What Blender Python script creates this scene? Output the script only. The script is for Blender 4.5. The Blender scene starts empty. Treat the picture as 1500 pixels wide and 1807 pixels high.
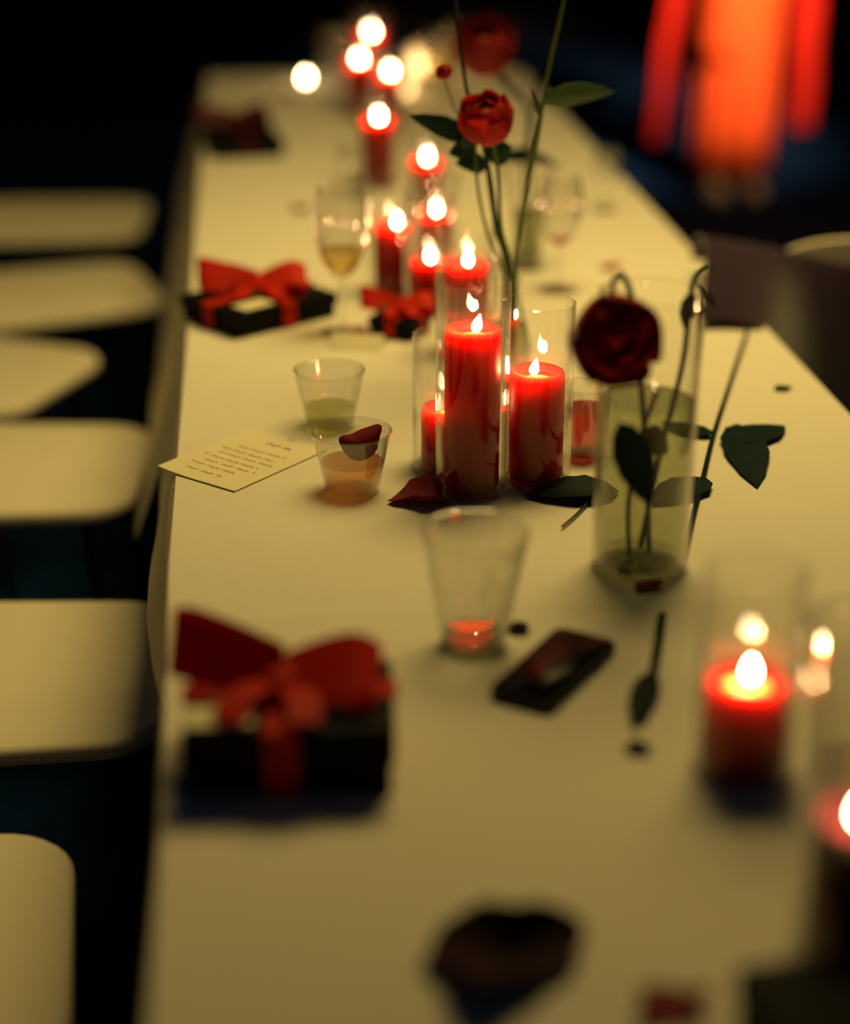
import bpy, bmesh, math, random
import numpy as np
from mathutils import Vector, Matrix, Euler
S = bpy.context.scene
COL = S.collection
PI = math.pi
rnd = random.Random(7)

# ------------------------------------------------------------------ camera
T = 0.74                      # height of the table top
CAM_Z = T + 0.763
cd = bpy.data.cameras.new('camera')
cam = bpy.data.objects.new('camera', cd); COL.objects.link(cam)
cd.sensor_fit = 'HORIZONTAL'; cd.sensor_width = 24; cd.lens = 50
PITCH = math.radians(22.712); YAW = math.radians(5.714)
cam.location = (0, 0, CAM_Z); cam.rotation_euler = (PI/2 - PITCH, 0, -YAW)
cd.dof.use_dof = True; cd.dof.focus_distance = 2.03; cd.dof.aperture_fstop = 0.86
cd.clip_start = 0.02
S.camera = cam
S.view_settings.view_transform = 'Standard'; S.view_settings.look = 'None'
S.view_settings.gamma = 1; S.view_settings.use_curve_mapping = False
S.view_settings.exposure = 0.0
try:
    S.cycles.use_denoising = True
    S.cycles.transparent_max_bounces = 64
    S.cycles.max_bounces = 16
    S.cycles.sample_clamp_indirect = 30.0
    S.cycles.caustics_reflective = False; S.cycles.caustics_refractive = False
except Exception:
    pass
# ------------------------------------------------------------------ world and lamps
W = bpy.data.worlds.new('world'); S.world = W; W.use_nodes = True
bg = W.node_tree.nodes['Background']; bg.inputs[0].default_value = (0.30, 0.50, 1.0, 1); bg.inputs[1].default_value = 0.012

def lamp(name, kind, loc, energy, color, size=0.1, target=None, spot=None, blend=0.5, parent=None):
    l = bpy.data.lights.new(name, kind); o = bpy.data.objects.new(name, l); COL.objects.link(o)
    o.location = loc; l.energy = energy; l.color = color
    if kind == 'AREA': l.shape = 'DISK'; l.size = size
    elif kind in ('POINT', 'SPOT'): l.shadow_soft_size = size
    if spot: l.spot_size = spot; l.spot_blend = blend
    if target is not None:
        d = Vector(target) - Vector(loc); o.rotation_euler = d.to_track_quat('-Z', 'Y').to_euler()
    if parent: o.parent = parent
    return o
lamp('ceiling_lamp', 'AREA', (0.62, 2.6, 2.42), 34, (1, 0.70, 0.215), 1.1, target=(0.3, 2.9, 0.7))
lamp('person_spot', 'SPOT', (2.3, 3.2, 3.0), 2600, (1, 0.62, 0.34), 0.10, target=(1.83, 6.58, 0.98), spot=math.radians(24), blend=1.0)  # spot lamp out of view, aimed at the person in red

# ------------------------------------------------------------------ lens geometry, to turn measured sight lines into places
FP = 3125.0
cC = np.array([0, 0, CAM_Z])
cF = np.array([math.sin(YAW)*math.cos(PITCH), math.cos(YAW)*math.cos(PITCH), -math.sin(PITCH)])
cR = np.array([math.cos(YAW), -math.sin(YAW), 0]); cU = np.cross(cR, cF)
def sight(x, y): return cF*FP + cR*(x-750) - cU*(y-903.5)
def at(x, y, z=T):
    d = sight(x, y); return Vector(cC + d*((z-cC[2])/d[2]))
def above(p, y):
    """height over the point p whose sight line is at row y"""
    k = (903.5-y)/FP
    q = np.array([p[0], p[1], 0]) - cC
    # (q+h z).U = k (q+h z).F
    return float((k*(q@cF) - q@cU)/(cU[2]-k*cF[2]))
def onplane(x, y, p, dy=0.0):
    """point on the upright plane across the table at depth p.y+dy"""
    d = sight(x, y); t = (p[1]+dy-cC[1])/d[1]; return Vector(cC + d*t)

# ------------------------------------------------------------------ materials
def new_mat(name):
    m = bpy.data.materials.new(name); m.use_nodes = True; nt = m.node_tree
    return m, nt, nt.nodes['Principled BSDF'], nt.nodes['Material Output']
def pbr(name, col, rough=0.5, spec=0.5, noise=None, bump=0.0, bscale=200, metallic=0, sheen=0, coat=0, trans=0, vary=0):
    m, nt, b, out = new_mat(name)
    b.inputs['Base Color'].default_value = (*col, 1); b.inputs['Roughness'].default_value = rough
    b.inputs['Specular IOR Level'].default_value = spec; b.inputs['Metallic'].default_value = metallic
    b.inputs['Sheen Weight'].default_value = sheen; b.inputs['Coat Weight'].default_value = coat
    if noise or bump:
        tc = nt.nodes.new('ShaderNodeTexCoord')
    if noise:
        sc, amt = noise
        n = nt.nodes.new('ShaderNodeTexNoise'); n.inputs['Scale'].default_value = sc; n.inputs['Detail'].default_value = 5
        r = nt.nodes.new('ShaderNodeMixRGB'); r.inputs[1].default_value = (*[c*(1-amt) for c in col], 1); r.inputs[2].default_value = (*[min(1, c*(1+amt)) for c in col], 1)
        nt.links.new(tc.outputs['Object'], n.inputs['Vector']); nt.links.new(n.outputs['Fac'], r.inputs[0]); nt.links.new(r.outputs[0], b.inputs['Base Color'])
    if bump:
        n2 = nt.nodes.new('ShaderNodeTexNoise'); n2.inputs['Scale'].default_value = bscale; n2.inputs['Detail'].default_value = 3
        bp = nt.nodes.new('ShaderNodeBump'); bp.inputs['Strength'].default_value = bump; bp.inputs['Distance'].default_value = 0.002
        nt.links.new(tc.outputs['Object'], n2.inputs['Vector']); nt.links.new(n2.outputs['Fac'], bp.inputs['Height']); nt.links.new(bp.outputs[0], b.inputs['Normal'])
    if vary:
        oi = nt.nodes.new('ShaderNodeObjectInfo'); mr = nt.nodes.new('ShaderNodeMapRange'); mr.inputs[3].default_value = 1-vary; mr.inputs[4].default_value = 1+vary*.4
        hs = nt.nodes.new('ShaderNodeHueSaturation'); nt.links.new(oi.outputs['Random'], mr.inputs[0]); nt.links.new(mr.outputs[0], hs.inputs['Value'])
        src = b.inputs['Base Color'].links[0].from_socket if b.inputs['Base Color'].links else None
        if src: nt.links.new(src, hs.inputs['Color'])
        else: hs.inputs['Color'].default_value = (*col, 1)
        nt.links.new(hs.outputs[0], b.inputs['Base Color'])
    if trans:
        mx = nt.nodes.new('ShaderNodeMixShader'); tr = nt.nodes.new('ShaderNodeBsdfTranslucent')
        tr.inputs[0].default_value = (*[min(1, c*1.6) for c in col], 1); mx.inputs[0].default_value = trans
        nt.links.new(b.outputs[0], mx.inputs[1]); nt.links.new(tr.outputs[0], mx.inputs[2]); nt.links.new(mx.outputs[0], out.inputs[0])
    return m
def thin_glass(name, tint=(0.985, 0.985, 0.98), haze=0.02, refl=0.9, base=0.035, rough=0.03):
    m, nt, b, out = new_mat(name); nt.nodes.remove(b)
    tr = nt.nodes.new('ShaderNodeBsdfTransparent'); tr.inputs[0].default_value = (*tint, 1)
    gl = nt.nodes.new('ShaderNodeBsdfGlossy'); gl.inputs['Roughness'].default_value = rough
    lw = nt.nodes.new('ShaderNodeLayerWeight')
    pw = nt.nodes.new('ShaderNodeMath'); pw.operation = 'POWER'; pw.inputs[1].default_value = 3
    ma = nt.nodes.new('ShaderNodeMath'); ma.operation = 'MULTIPLY_ADD'; ma.inputs[1].default_value = refl; ma.inputs[2].default_value = base
    lw.inputs[0].default_value = 0.5
    nt.links.new(lw.outputs['Facing'], pw.inputs[0]); nt.links.new(pw.outputs[0], ma.inputs[0])
    mx = nt.nodes.new('ShaderNodeMixShader'); nt.links.new(ma.outputs[0], mx.inputs[0]); nt.links.new(tr.outputs[0], mx.inputs[1]); nt.links.new(gl.outputs[0], mx.inputs[2])
    res = mx
    if haze:
        df = nt.nodes.new('ShaderNodeBsdfTranslucent'); df.inputs[0].default_value = (0.9, 0.85, 0.75, 1)
        m2 = nt.nodes.new('ShaderNodeMixShader'); m2.inputs[0].default_value = haze
        nt.links.new(mx.outputs[0], m2.inputs[1]); nt.links.new(df.outputs[0], m2.inputs[2]); res = m2
    nt.links.new(res.outputs[0], out.inputs[0])
    return m
def emit(name, col, s):
    m, nt, b, out = new_mat(name); nt.nodes.remove(b)
    e = nt.nodes.new('ShaderNodeEmission'); e.inputs[0].default_value = (*col, 1); e.inputs[1].default_value = s
    nt.links.new(e.outputs[0], out.inputs[0]); return m
def wax_mat(name, col, scale):
    m, nt, b, out = new_mat(name)
    b.inputs['Base Color'].default_value = (*col, 1); b.inputs['Roughness'].default_value = 0.45
    b.inputs['Subsurface Weight'].default_value = 1.0
    b.inputs['Subsurface Radius'].default_value = (1.0, 0.10, 0.03); b.inputs['Subsurface Scale'].default_value = scale
    b.inputs['Specular IOR Level'].default_value = 0.05
    return m
M = {}
M['cloth'] = pbr('white_cloth', (0.80, 0.76, 0.62), 0.9, 0.1, noise=(6, 0.03), bump=0.25, bscale=700)
M['chair'] = pbr('cream_plastic', (0.80, 0.74, 0.56), 0.6, 0.3)
M['darkmetal'] = pbr('black_metal', (0.006, 0.006, 0.008), 0.6, 0.2)
M['floor'] = pbr('navy_carpet', (0.005, 0.024, 0.080), 0.95, 0.05, noise=(40, 0.5), bump=0.3)
M['wall'] = pbr('dark_wall_paint', (0.010, 0.010, 0.014), 0.95, 0.05, noise=(2, 0.3))
M['wax'] = wax_mat('red_wax', (0.19, 0.003, 0.0015), 0.2)
M['plum_wax'] = wax_mat('plum_wax', (0.10, 0.012, 0.018), 0.01)
M['pool'] = pbr('melted_wax', (0.85, 0.20, 0.06), 0.3, 0.4)
M['wick'] = pbr('charred_wick', (0.01, 0.008, 0.006), 0.9)
M['flame'] = emit('flame_glow', (1, 0.72, 0.36), 85)
M['glass'] = thin_glass('vase_glass', haze=0.009, base=0.02, rough=0.012)
M['cupglass'] = thin_glass('cup_plastic', haze=0.025, base=0.09, refl=0.95, rough=0.012)
M['foot'] = thin_glass('stem_glass', haze=0.015, base=0.10, refl=0.9, rough=0.015)
M['frosted'] = thin_glass('frosted_glow_glass', (0.95, 0.9, 0.8), haze=0.6, base=0.05)  # heavy haze so the added cups glow as cream blobs
M['white_wine'] = thin_glass('white_wine_liquid', (0.92, 0.76, 0.25), 0.02)
M['pale_wine'] = thin_glass('pale_wine_liquid', (0.95, 0.86, 0.55), 0.35)
M['red_wine'] = thin_glass('rose_wine_liquid', (0.75, 0.25, 0.20), 0.04)
M['spritz'] = thin_glass('orange_drink_liquid', (0.96, 0.62, 0.28), 0.25)
M['lime'] = thin_glass('green_drink_liquid', (0.84, 0.86, 0.46), 0.06)
M['water'] = thin_glass('vase_water_liquid', (0.66, 0.69, 0.54), 0.05)
M['petal_red'] = pbr('ranunculus_petal', (0.62, 0.025, 0.018), 0.6, 0.2, noise=(60, 0.25), trans=0.25, vary=0.6)
M['petal_dark'] = pbr('rose_petal', (0.42, 0.012, 0.016), 0.6, 0.2, noise=(40, 0.3), trans=0.25, vary=0.5)
M['petal_loose'] = pbr('loose_petal', (0.20, 0.008, 0.010), 0.65, 0.2, noise=(50, 0.3), trans=0.2)
M['petal_brown'] = pbr('dried_petal', (0.030, 0.010, 0.008), 0.8, 0.1, noise=(30, 0.4))
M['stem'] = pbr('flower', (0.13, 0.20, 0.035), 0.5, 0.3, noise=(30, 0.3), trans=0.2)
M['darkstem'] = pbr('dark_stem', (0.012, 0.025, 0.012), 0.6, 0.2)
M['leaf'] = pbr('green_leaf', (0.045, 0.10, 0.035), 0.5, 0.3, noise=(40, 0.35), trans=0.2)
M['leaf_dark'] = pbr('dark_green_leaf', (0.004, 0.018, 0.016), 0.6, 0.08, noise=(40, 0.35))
M['box'] = pbr('black_gift_paper', (0.007, 0.007, 0.007), 0.6, 0.06, bump=0.05, bscale=80)
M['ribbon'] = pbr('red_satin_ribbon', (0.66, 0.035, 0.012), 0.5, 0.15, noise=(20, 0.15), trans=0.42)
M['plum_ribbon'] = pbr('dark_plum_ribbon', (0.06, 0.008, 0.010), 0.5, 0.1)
M['card'] = pbr('cream_card', (0.84, 0.78, 0.52), 0.8, 0.1)
M['ink'] = pbr('red_ink', (0.42, 0.09, 0.02), 0.8, 0.1)
M['ink2'] = pbr('orange_ink', (0.58, 0.33, 0.07), 0.8, 0.1)
M['phone'] = pbr('phone_glass', (0.003, 0.004, 0.006), 0.3, 0.15)
M['phone_case'] = pbr('phone_case', (0.006, 0.007, 0.010), 0.6, 0.3)
M['dress'] = pbr('red_dress_fabric', (0.85, 0.10, 0.018), 0.7, 0.2, noise=(3, 0.1))
M['shawl'] = pbr('red_shawl_fabric', (0.60, 0.022, 0.010), 0.8, 0.2)
M['skin'] = pbr('skin', (0.55, 0.33, 0.22), 0.5, 0.4)
M['hair'] = pbr('dark_hair', (0.02, 0.012, 0.008), 0.5)
M['shoe'] = pbr('beige_shoe', (0.45, 0.36, 0.22), 0.5)
M['coat'] = pbr('plum_wool', (0.020, 0.006, 0.022), 0.95, 0.1, bump=0.4, bscale=300, sheen=0.3)
M['wood'] = pbr('table_wood', (0.25, 0.16, 0.09), 0.6)
M['orange_cloth'] = pbr('peach_napkin', (0.75, 0.42, 0.20), 0.9)

# ------------------------------------------------------------------ mesh helpers
def link(name, me, mat, parent=None, loc=None, rot=None):
    o = bpy.data.objects.new(name, me); COL.objects.link(o)
    if mat is not None and me is not None and not me.materials: me.materials.append(mat)
    if parent is not None: o.parent = parent
    if loc is not None: o.location = loc
    if rot is not None: o.rotation_euler = rot
    return o
def mk(verts, faces, smooth=True):
    me = bpy.data.meshes.new('mesh'); me.from_pydata([tuple(v) for v in verts], [], faces); me.update()
    bm = bmesh.new(); bm.from_mesh(me); bmesh.ops.recalc_face_normals(bm, faces=bm.faces); bm.to_mesh(me); bm.free()
    if smooth: me.shade_smooth(); me.set_sharp_from_angle(angle=math.radians(38))
    return me
def empty(name, loc, label, cat, group=None, rz=0):
    o = bpy.data.objects.new(name, None); COL.objects.link(o); o.empty_display_size = 0.05
    o.location = loc; o.rotation_euler = (0, 0, rz); o['label'] = label; o['category'] = cat
    if group: o['group'] = group
    return o
def tag(o, label, cat, group=None):
    o['label'] = label; o['category'] = cat
    if group: o['group'] = group
    return o
def struct(o): o['kind'] = 'structure'; return o
def lathe(prof, seg=40, cap=True):
    """prof: closed loop of (r,z) or open; r==0 ends become poles"""
    V, F, rings = [], [], []
    for r, z in prof:
        if r < 1e-6: rings.append([len(V)]); V.append((0, 0, z))
        else:
            rings.append(list(range(len(V), len(V)+seg)))
            V += [(r*math.cos(2*PI*i/seg), r*math.sin(2*PI*i/seg), z) for i in range(seg)]
    for a, b in zip(rings, rings[1:]):
        for i in range(seg):
            j = (i+1) % seg
            if len(a) == 1 and len(b) == 1: continue
            if len(a) == 1: F.append((a[0], b[i], b[j]))
            elif len(b) == 1: F.append((a[i], a[j], b[0]))
            else: F.append((a[i], a[j], b[j], b[i]))
    return mk(V, F)
def tube(pts, r, seg=8, sub=6):
    """smooth tube through pts; r number or list"""
    P = [Vector(p) for p in pts]; n = len(P)
    R = [r]*n if not isinstance(r, (list, tuple)) else list(r)
    Q, RR = [], []
    for i in range(n-1):
        p0, p1, p2, p3 = P[max(i-1, 0)], P[i], P[i+1], P[min(i+2, n-1)]
        for k in range(sub):
            t = k/sub
            Q.append(0.5*((2*p1)+(p2-p0)*t+(2*p0-5*p1+4*p2-p3)*t*t+(3*p1-p0-3*p2+p3)*t**3)); RR.append(R[i]*(1-t)+R[i+1]*t)
    Q.append(P[-1]); RR.append(R[-1])
    V, F = [], []
    ref = Vector((0, 0, 1))
    nrm = None
    for i, q in enumerate(Q):
        d = (Q[min(i+1, len(Q)-1)]-Q[max(i-1, 0)]).normalized()
        if nrm is None:
            nrm = d.cross(ref if abs(d.z) < 0.9 else Vector((1, 0, 0))).normalized()
        nrm = (nrm-d*nrm.dot(d)).normalized(); bn = d.cross(nrm)
        for k in range(seg):
            a = 2*PI*k/seg; V.append(q+(nrm*math.cos(a)+bn*math.sin(a))*RR[i])
    L = len(Q)
    for i in range(L-1):
        for k in range(seg):
            F.append((i*seg+k, i*seg+(k+1) % seg, (i+1)*seg+(k+1) % seg, (i+1)*seg+k))
    F.append(tuple(range(seg))[::-1]); F.append(tuple((L-1)*seg+k for k in range(seg)))
    return mk(V, F)
def sheet(fn, nu, nv, th=0.0006):
    """closed thin slab around the surface fn(u,v), u,v in 0..1"""
    P = [[Vector(fn(i/nu, j/nv)) for j in range(nv+1)] for i in range(nu+1)]
    N = [[None]*(nv+1) for _ in range(nu+1)]
    for i in range(nu+1):
        for j in range(nv+1):
            a = P[min(i+1, nu)][j]-P[max(i-1, 0)][j]; b = P[i][min(j+1, nv)]-P[i][max(j-1, 0)]
            n = a.cross(b); N[i][j] = n.normalized() if n.length > 1e-12 else Vector((0, 0, 1))
    V = []
    for s in (1, -1):
        for i in range(nu+1):
            for j in range(nv+1): V.append(P[i][j]+N[i][j]*s*th/2)
    K = (nu+1)*(nv+1); F = []
    ix = lambda i, j: i*(nv+1)+j
    for i in range(nu):
        for j in range(nv):
            q = (ix(i, j), ix(i+1, j), ix(i+1, j+1), ix(i, j+1)); F.append(q); F.append(tuple(K+k for k in q[::-1]))
    for i in range(nu):
        for j in (0, nv): F.append((ix(i, j), ix(i+1, j), K+ix(i+1, j), K+ix(i, j)))
    for j in range(nv):
        for i in (0, nu): F.append((ix(i, j), ix(i, j+1), K+ix(i, j+1), K+ix(i, j)))
    return mk(V, F)
def rbox(sx, sy, sz, bev=0.002, seg=2, z0=0.0):
    bm = bmesh.new(); bmesh.ops.create_cube(bm, size=1)
    for v in bm.verts: v.co = Vector((v.co.x*sx, v.co.y*sy, v.co.z*sz+sz/2+z0))
    bmesh.ops.bevel(bm, geom=bm.edges[:], offset=bev, segments=seg, affect='EDGES', profile=0.5)
    me = bpy.data.meshes.new('mesh'); bm.to_mesh(me); bm.free(); return me
def slab(outline, z0, z1, bev=0.004):
    """prism with rounded edges over a closed outline [(x,y)]"""
    bm = bmesh.new(); vs = [bm.verts.new((x, y, z0)) for x, y in outline]
    f = bm.faces.new(vs); r = bmesh.ops.extrude_face_region(bm, geom=[f])
    for v in [g for g in r['geom'] if isinstance(g, bmesh.types.BMVert)]: v.co.z = z1
    bmesh.ops.recalc_face_normals(bm, faces=bm.faces)
    if bev:
        ed = [e for e in bm.edges if abs(e.verts[0].co.z-e.verts[1].co.z) < 1e-6]
        bmesh.ops.bevel(bm, geom=ed, offset=bev, segments=3, affect='EDGES', profile=0.5)
    me = bpy.data.meshes.new('mesh'); bm.to_mesh(me); bm.free(); me.shade_smooth(); return me
def rounded(hx, hy, r, n=6, taper=0.0):
    o = []
    for cx, cy, a0 in ((hx-r, hy-r, 0), (-hx+r, hy-r, PI/2), (-hx+r, -hy+r, PI), (hx-r, -hy+r, 1.5*PI)):
        for k in range(n+1):
            a = a0+PI/2*k/n; x = cx+r*math.cos(a); y = cy+r*math.sin(a); o.append((x, y*(1-taper*(x/hx))))
    return o
def jitter(me, amp, seed, fr=30):
    from mathutils import noise
    for v in me.vertices:
        v.co += Vector(noise.noise_vector(v.co*fr+Vector((seed*3.1, seed*1.7, seed)))) * amp
    return me

# ------------------------------------------------------------------ the room
def quad_wall(name, pts, mat):
    me = bpy.data.meshes.new(name); me.from_pydata(pts, [], [(0, 1, 2, 3)]); return struct(link(name, me, mat))
fl = struct(link('floor', rbox(9, 14, 0.1, 0.001, 1, z0=-0.1), M['floor'], loc=(0.5, 4.0, 0)))
struct(link('wall_back', rbox(9, 0.12, 3.4, 0.001, 1), M['wall'], loc=(0.5, 11.0, 0)))
struct(link('wall_left', rbox(0.12, 14, 3.4, 0.001, 1), M['wall'], loc=(-3.94, 4.0, 0)))
struct(link('wall_right', rbox(0.12, 14, 3.4, 0.001, 1), M['wall'], loc=(4.94, 4.0, 0)))
struct(link('baseboard_back', rbox(8.7, 0.02, 0.12, 0.004, 1), M['darkmetal'], loc=(0.5, 10.93, 0)))

# ------------------------------------------------------------------ tables and cloth
TX0, TX1 = -0.098, 0.757
TY0, TY1 = 0.70, 4.93
cxm = (TX0+TX1)/2
for k, (y0, y1, lab) in enumerate(((TY0+0.02, 2.80, 'banquet table under the cloth, carrying the black phone and the big gift box'),
                                   (2.82, TY1-0.02, 'second banquet table under the cloth, at the far end of the row'))):
    t = empty('banquet_table', (cxm, (y0+y1)/2, 0), lab, 'table', 'tables under the white cloth')
    hx, hy = (TX1-TX0)/2-0.016, (y1-y0)/2
    link('tabletop', rbox(2*hx, 2*hy, 0.03, 0.003, 1, z0=T-0.036), M['wood'], t)
    for sx in (-1, 1):
        for sy in (-1, 1):
            link('leg', tube([(sx*(hx-0.08), sy*(hy-0.15), T-0.036), (sx*(hx-0.08), sy*(hy-0.15), 0)], 0.017, 8, 1), M['darkmetal'], t)
def fold_drop(y):
    """how far the cloth hangs on the window side: short over the first table, a deep flared fold over the second"""
    a = min(1, max(0, (y-2.30)/0.10)); a = a*a*(3-2*a)
    b = min(1, max(0, (y-1.55)/0.25))
    return 0.11*(1-a)+0.268*a, (0.004+0.026*b)*(1-a)+0.082*a
def cloth_fn(u, v):
    y = TY0-0.006 + (TY1-TY0+0.012)*v
    d, fl_ = fold_drop(y)
    wob = 0.0015*math.sin(y*11)+0.001*math.sin(y*23+1)
    b_ = min(1, max(0, (y-1.2)/0.5)); x0 = TX0+.011*(1-b_)
    # u: 0..0.2 left drop, .2...8 top, .8..1 right drop
    if u < 0.2:
        s = (0.2-u)/0.2
        return (x0-0.004-(fl_*s+wob*s), y, T-0.003*(1 if s > 0.02 else 0)-d*s)
    if u > 0.8:
        s = (u-0.8)/0.2
        return (TX1+0.004+0.02*s+wob*s, y, T-0.003*(1 if s > 0.02 else 0)-0.22*s)
    x = x0+(TX1-x0)*(u-0.2)/0.6
    z = T
    yc = 1.563
    z += 0.0014*math.exp(-((y-yc)/0.006)**2)*(1 if x < 0.75 else 0) - 0.0006
    return (x, y, z)
tag(link('tablecloth', sheet(cloth_fn, 60, 520, 0.0012), M['cloth']), 'long white tablecloth over the whole row of tables', 'tablecloth')

# ------------------------------------------------------------------ chairs
def make_chair(label):
    """seat front looks to +X; origin on the floor under the seat centre"""
    r = empty('side_chair', (0, 0, 0), label, 'chair', 'white chairs along the table side')
    link('seat', slab(rounded(0.225, 0.205, 0.080, 7, 0.06), 0.435, 0.462, 0.011), M['chair'], r)
    def back(u, v):
        y = (u-0.5)*0.40; z = 0.54+0.26*v
        ed = abs(u-0.5)*2
        return (-0.250-0.10*(z-0.46)+0.03*ed*ed, y*(1-0.12*v*v), z-0.03*ed**4*(1 if v > 0.5 else -1))
    link('backrest', sheet(back, 14, 8, 0.012), M['chair'], r)
    for s in (-1, 1):
        link('leg', tube([(0.15, s*0.16, 0.432), (0.19, s*0.185, 0)], 0.009, 8, 2), M['darkmetal'], r)
        link('leg', tube([(-0.16, s*0.16, 0.432), (-0.24, s*0.185, 0)], 0.009, 8, 2), M['darkmetal'], r)
        link('back_post', tube([(-0.20, s*0.15, 0.43), (-0.263, s*0.15, 0.50), (-0.271, s*0.15, 0.60)], 0.008, 8, 3), M['darkmetal'], r)
    return r
def copy_tree(o, parent=None):
    c = o.copy(); COL.objects.link(c)
    if parent is not None: c.parent = parent
    for ch in list(o.children): copy_tree(ch, c)
    return c
chair0 = make_chair('')
SEATS = [  # row of seat middle edge, world x of seat front, world y of centre, turn
    (-0.198, 1.44, 4, 'white chair cut off by the bottom left corner of the photo'),
    (-0.115, 2.02, -2, 'white chair tucked under the table edge beside the big gift box'),
    (-0.186, 2.74, -4, 'white chair level with the menu card, standing clear of the cloth'),
    (-0.335, 3.26, -24, 'white chair turned aside and pushed out, fourth in the row from the near end'),
    (-0.215, 3.80, 17, 'white chair turned towards the far end, level with the flat gift box'),
    (-0.262, 4.50, -2, 'white chair at the far end of the row, beyond the turned one'),
]
for i, (fx, cy, a, lab) in enumerate(SEATS):
    c = chair0 if i == 0 else copy_tree(chair0)
    c['label'] = lab; ar = math.radians(a)
    c.location = (fx-0.225, cy, 0); c.rotation_euler = (0, 0, ar)

# ------------------------------------------------------------------ candles and glass vases
wax_cache = {}
flame_me = lathe([(0, -0.002), (0.0042, 0.001), (0.0056, 0.005), (0.0046, 0.010), (0.0023, 0.015), (0, 0.0195)], 12)
def candle(p, H, R, Hv, Rv, clabel, vlabel, watt=0.22, lean=0.0, off=(0, 0), vase=True):
    c = empty('pillar_candle', (p.x, p.y, T+0.006), clabel, 'candle', 'red pillar candles down the table')
    cr = 0.013; w = 0.0055; dark = R > .0335 and H > .1
    prof = [(0, 0), (R*0.93, 0), (R, 0.004), (R, H*0.5), (R, H-0.012), (R-0.001, H-0.003), (R-0.003, H), (R-w, H-0.003), (R-w-0.003, H-cr*0.7), (R*0.45, H-cr), (0, H-cr-0.001)]
    me = jitter(lathe(prof, 40), 0.0012, H*50, 40)
    link('wax', me, M['plum_wax' if dark else 'wax'], c)
    wz = H-cr
    if not dark: link('wax_pool', lathe([(0, wz-.0002), (R-w-.0045, wz-.0002), (R-w-.004, wz+.0012), (0, wz+.0014)], 28), M['pool'], c)
    link('wick', tube([(off[0], off[1], wz-0.002), (off[0]+0.001, off[1], wz+0.007), (off[0]+0.003, off[1], wz+0.012)], 0.0011, 6, 3), M['wick'], c)
    f = link('flame', flame_me, M['flame'], c, loc=(off[0]+0.002, off[1], wz+0.009), rot=(0, lean, 0))
    lamp('candle_light', 'POINT', (off[0], off[1], wz+0.013), watt*(1.0 if dark else 2.5 if p.y > 2.45 else 3.8), (1, 0.56, 0.20), 0.007, parent=c)
    if vase:
        th = 0.0022
        v = lathe([(0, 0), (Rv-0.002, 0), (Rv, 0.002), (Rv, Hv*0.5), (Rv, Hv-0.001), (Rv-th/2, Hv), (Rv-th, Hv-0.001), (Rv-th, Hv*0.5), (Rv-th, 0.0055), (0, 0.0055)], 48)
        o = link('candle_vase', v, M['glass'], loc=(p.x, p.y, T+0.0002))
        tag(o, vlabel, 'vase', 'glass cylinders around the candles')
    return c
CAND = [  # base px, wax-top row, rim row, radius wax, radius vase, watt, lean, off, candle label, vase label
    ((832, 864), 576, 492, .0315, .0415, .30, .25, (0.000, -.004), 'tall red candle in front, above the dark loose petal', 'tall glass cylinder around the front candle, rim highest of the three in focus'),
    ((789, 822), 716, 588, .031, .0415, .24, .1, (0.006, -.002), 'shortest red candle of the front trio, beside the cup with the orange drink', 'short glass cylinder beside the cup holding the orange drink'),
    ((944, 846), 652, 532, .0315, .0415, .28, .2, (-.008, -.004), 'red candle of the front trio next to the big dark rose', 'glass cylinder next to the big dark rose, in the front trio'),
    ((822, 622), 462, 395, .031, .041, .26, 0, (0, 0), 'red candle just behind the front trio, its flame over the tall rim', 'glass cylinder just behind the tall rim of the front trio'),
    ((694, 520), 394, 310, .029, .040, .26, .1, (.004, 0), 'red candle beside the glass of white wine', 'glass cylinder beside the glass of white wine'),
    ((757, 548), 455, 345, .029, .039, .16, 0, (0, 0), 'low dark red candle between the wine glass pair and the front trio', 'glass cylinder between the white wine candle and the bud vase stems'),
    ((768, 470), 372, 305, .029, .040, .26, 0, (0, 0), 'red candle behind the low one, left of the flower stems', 'glass cylinder behind the low candle, left of the flower stems'),
    ((752, 392), 280, 225, .029, .041, .28, 0, (0, 0), 'red candle under the olive leaf of the bouquet', 'glass cylinder under the olive leaf of the bouquet'),
    ((668, 330), 208, 165, .031, .042, .28, 0, (0, 0), 'red candle halfway to the far end, in front of the blurred trio', 'glass cylinder halfway to the far end, in front of the blurred trio'),
    ((688, 222), 128, 95, .030, .041, .26, 0, (0, 0), 'far red candle, lowest flame of the blurred trio', 'glass cylinder of the lowest far flame'),
    ((634, 205), 106, 70, .030, .041, .26, 0, (0, 0), 'far red candle, middle flame of the blurred trio', 'glass cylinder of the middle far flame'),
    ((655, 158), 58, 20, .031, .042, .30, 0, (0, 0), 'farthest red candle, highest flame of the blurred trio', 'glass cylinder of the highest far flame'),
    ((1308, 1350), 1190, 1000, .034, .042, .26, 0, (0, 0), 'glowing red candle at the near side, behind the darker near candle', 'glass cylinder around the glowing near candle'),
    ((1500, 1690), 1440, 1190, .034, .044, .26, 0, (-.004, 0), 'dark plum lit candle at the photo\'s right border, closest to the camera', 'glass cylinder at the right border, closest to the camera'),
]
CP = []
for (b, wy, ry, R, Rv, watt, lean, off, cl, vl) in CAND:
    p = at(*b); CP.append(p)
    candle(p, above(p, wy)-T-0.006, R, above(p, ry)-T, Rv, cl, vl, watt, lean, off)
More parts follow.
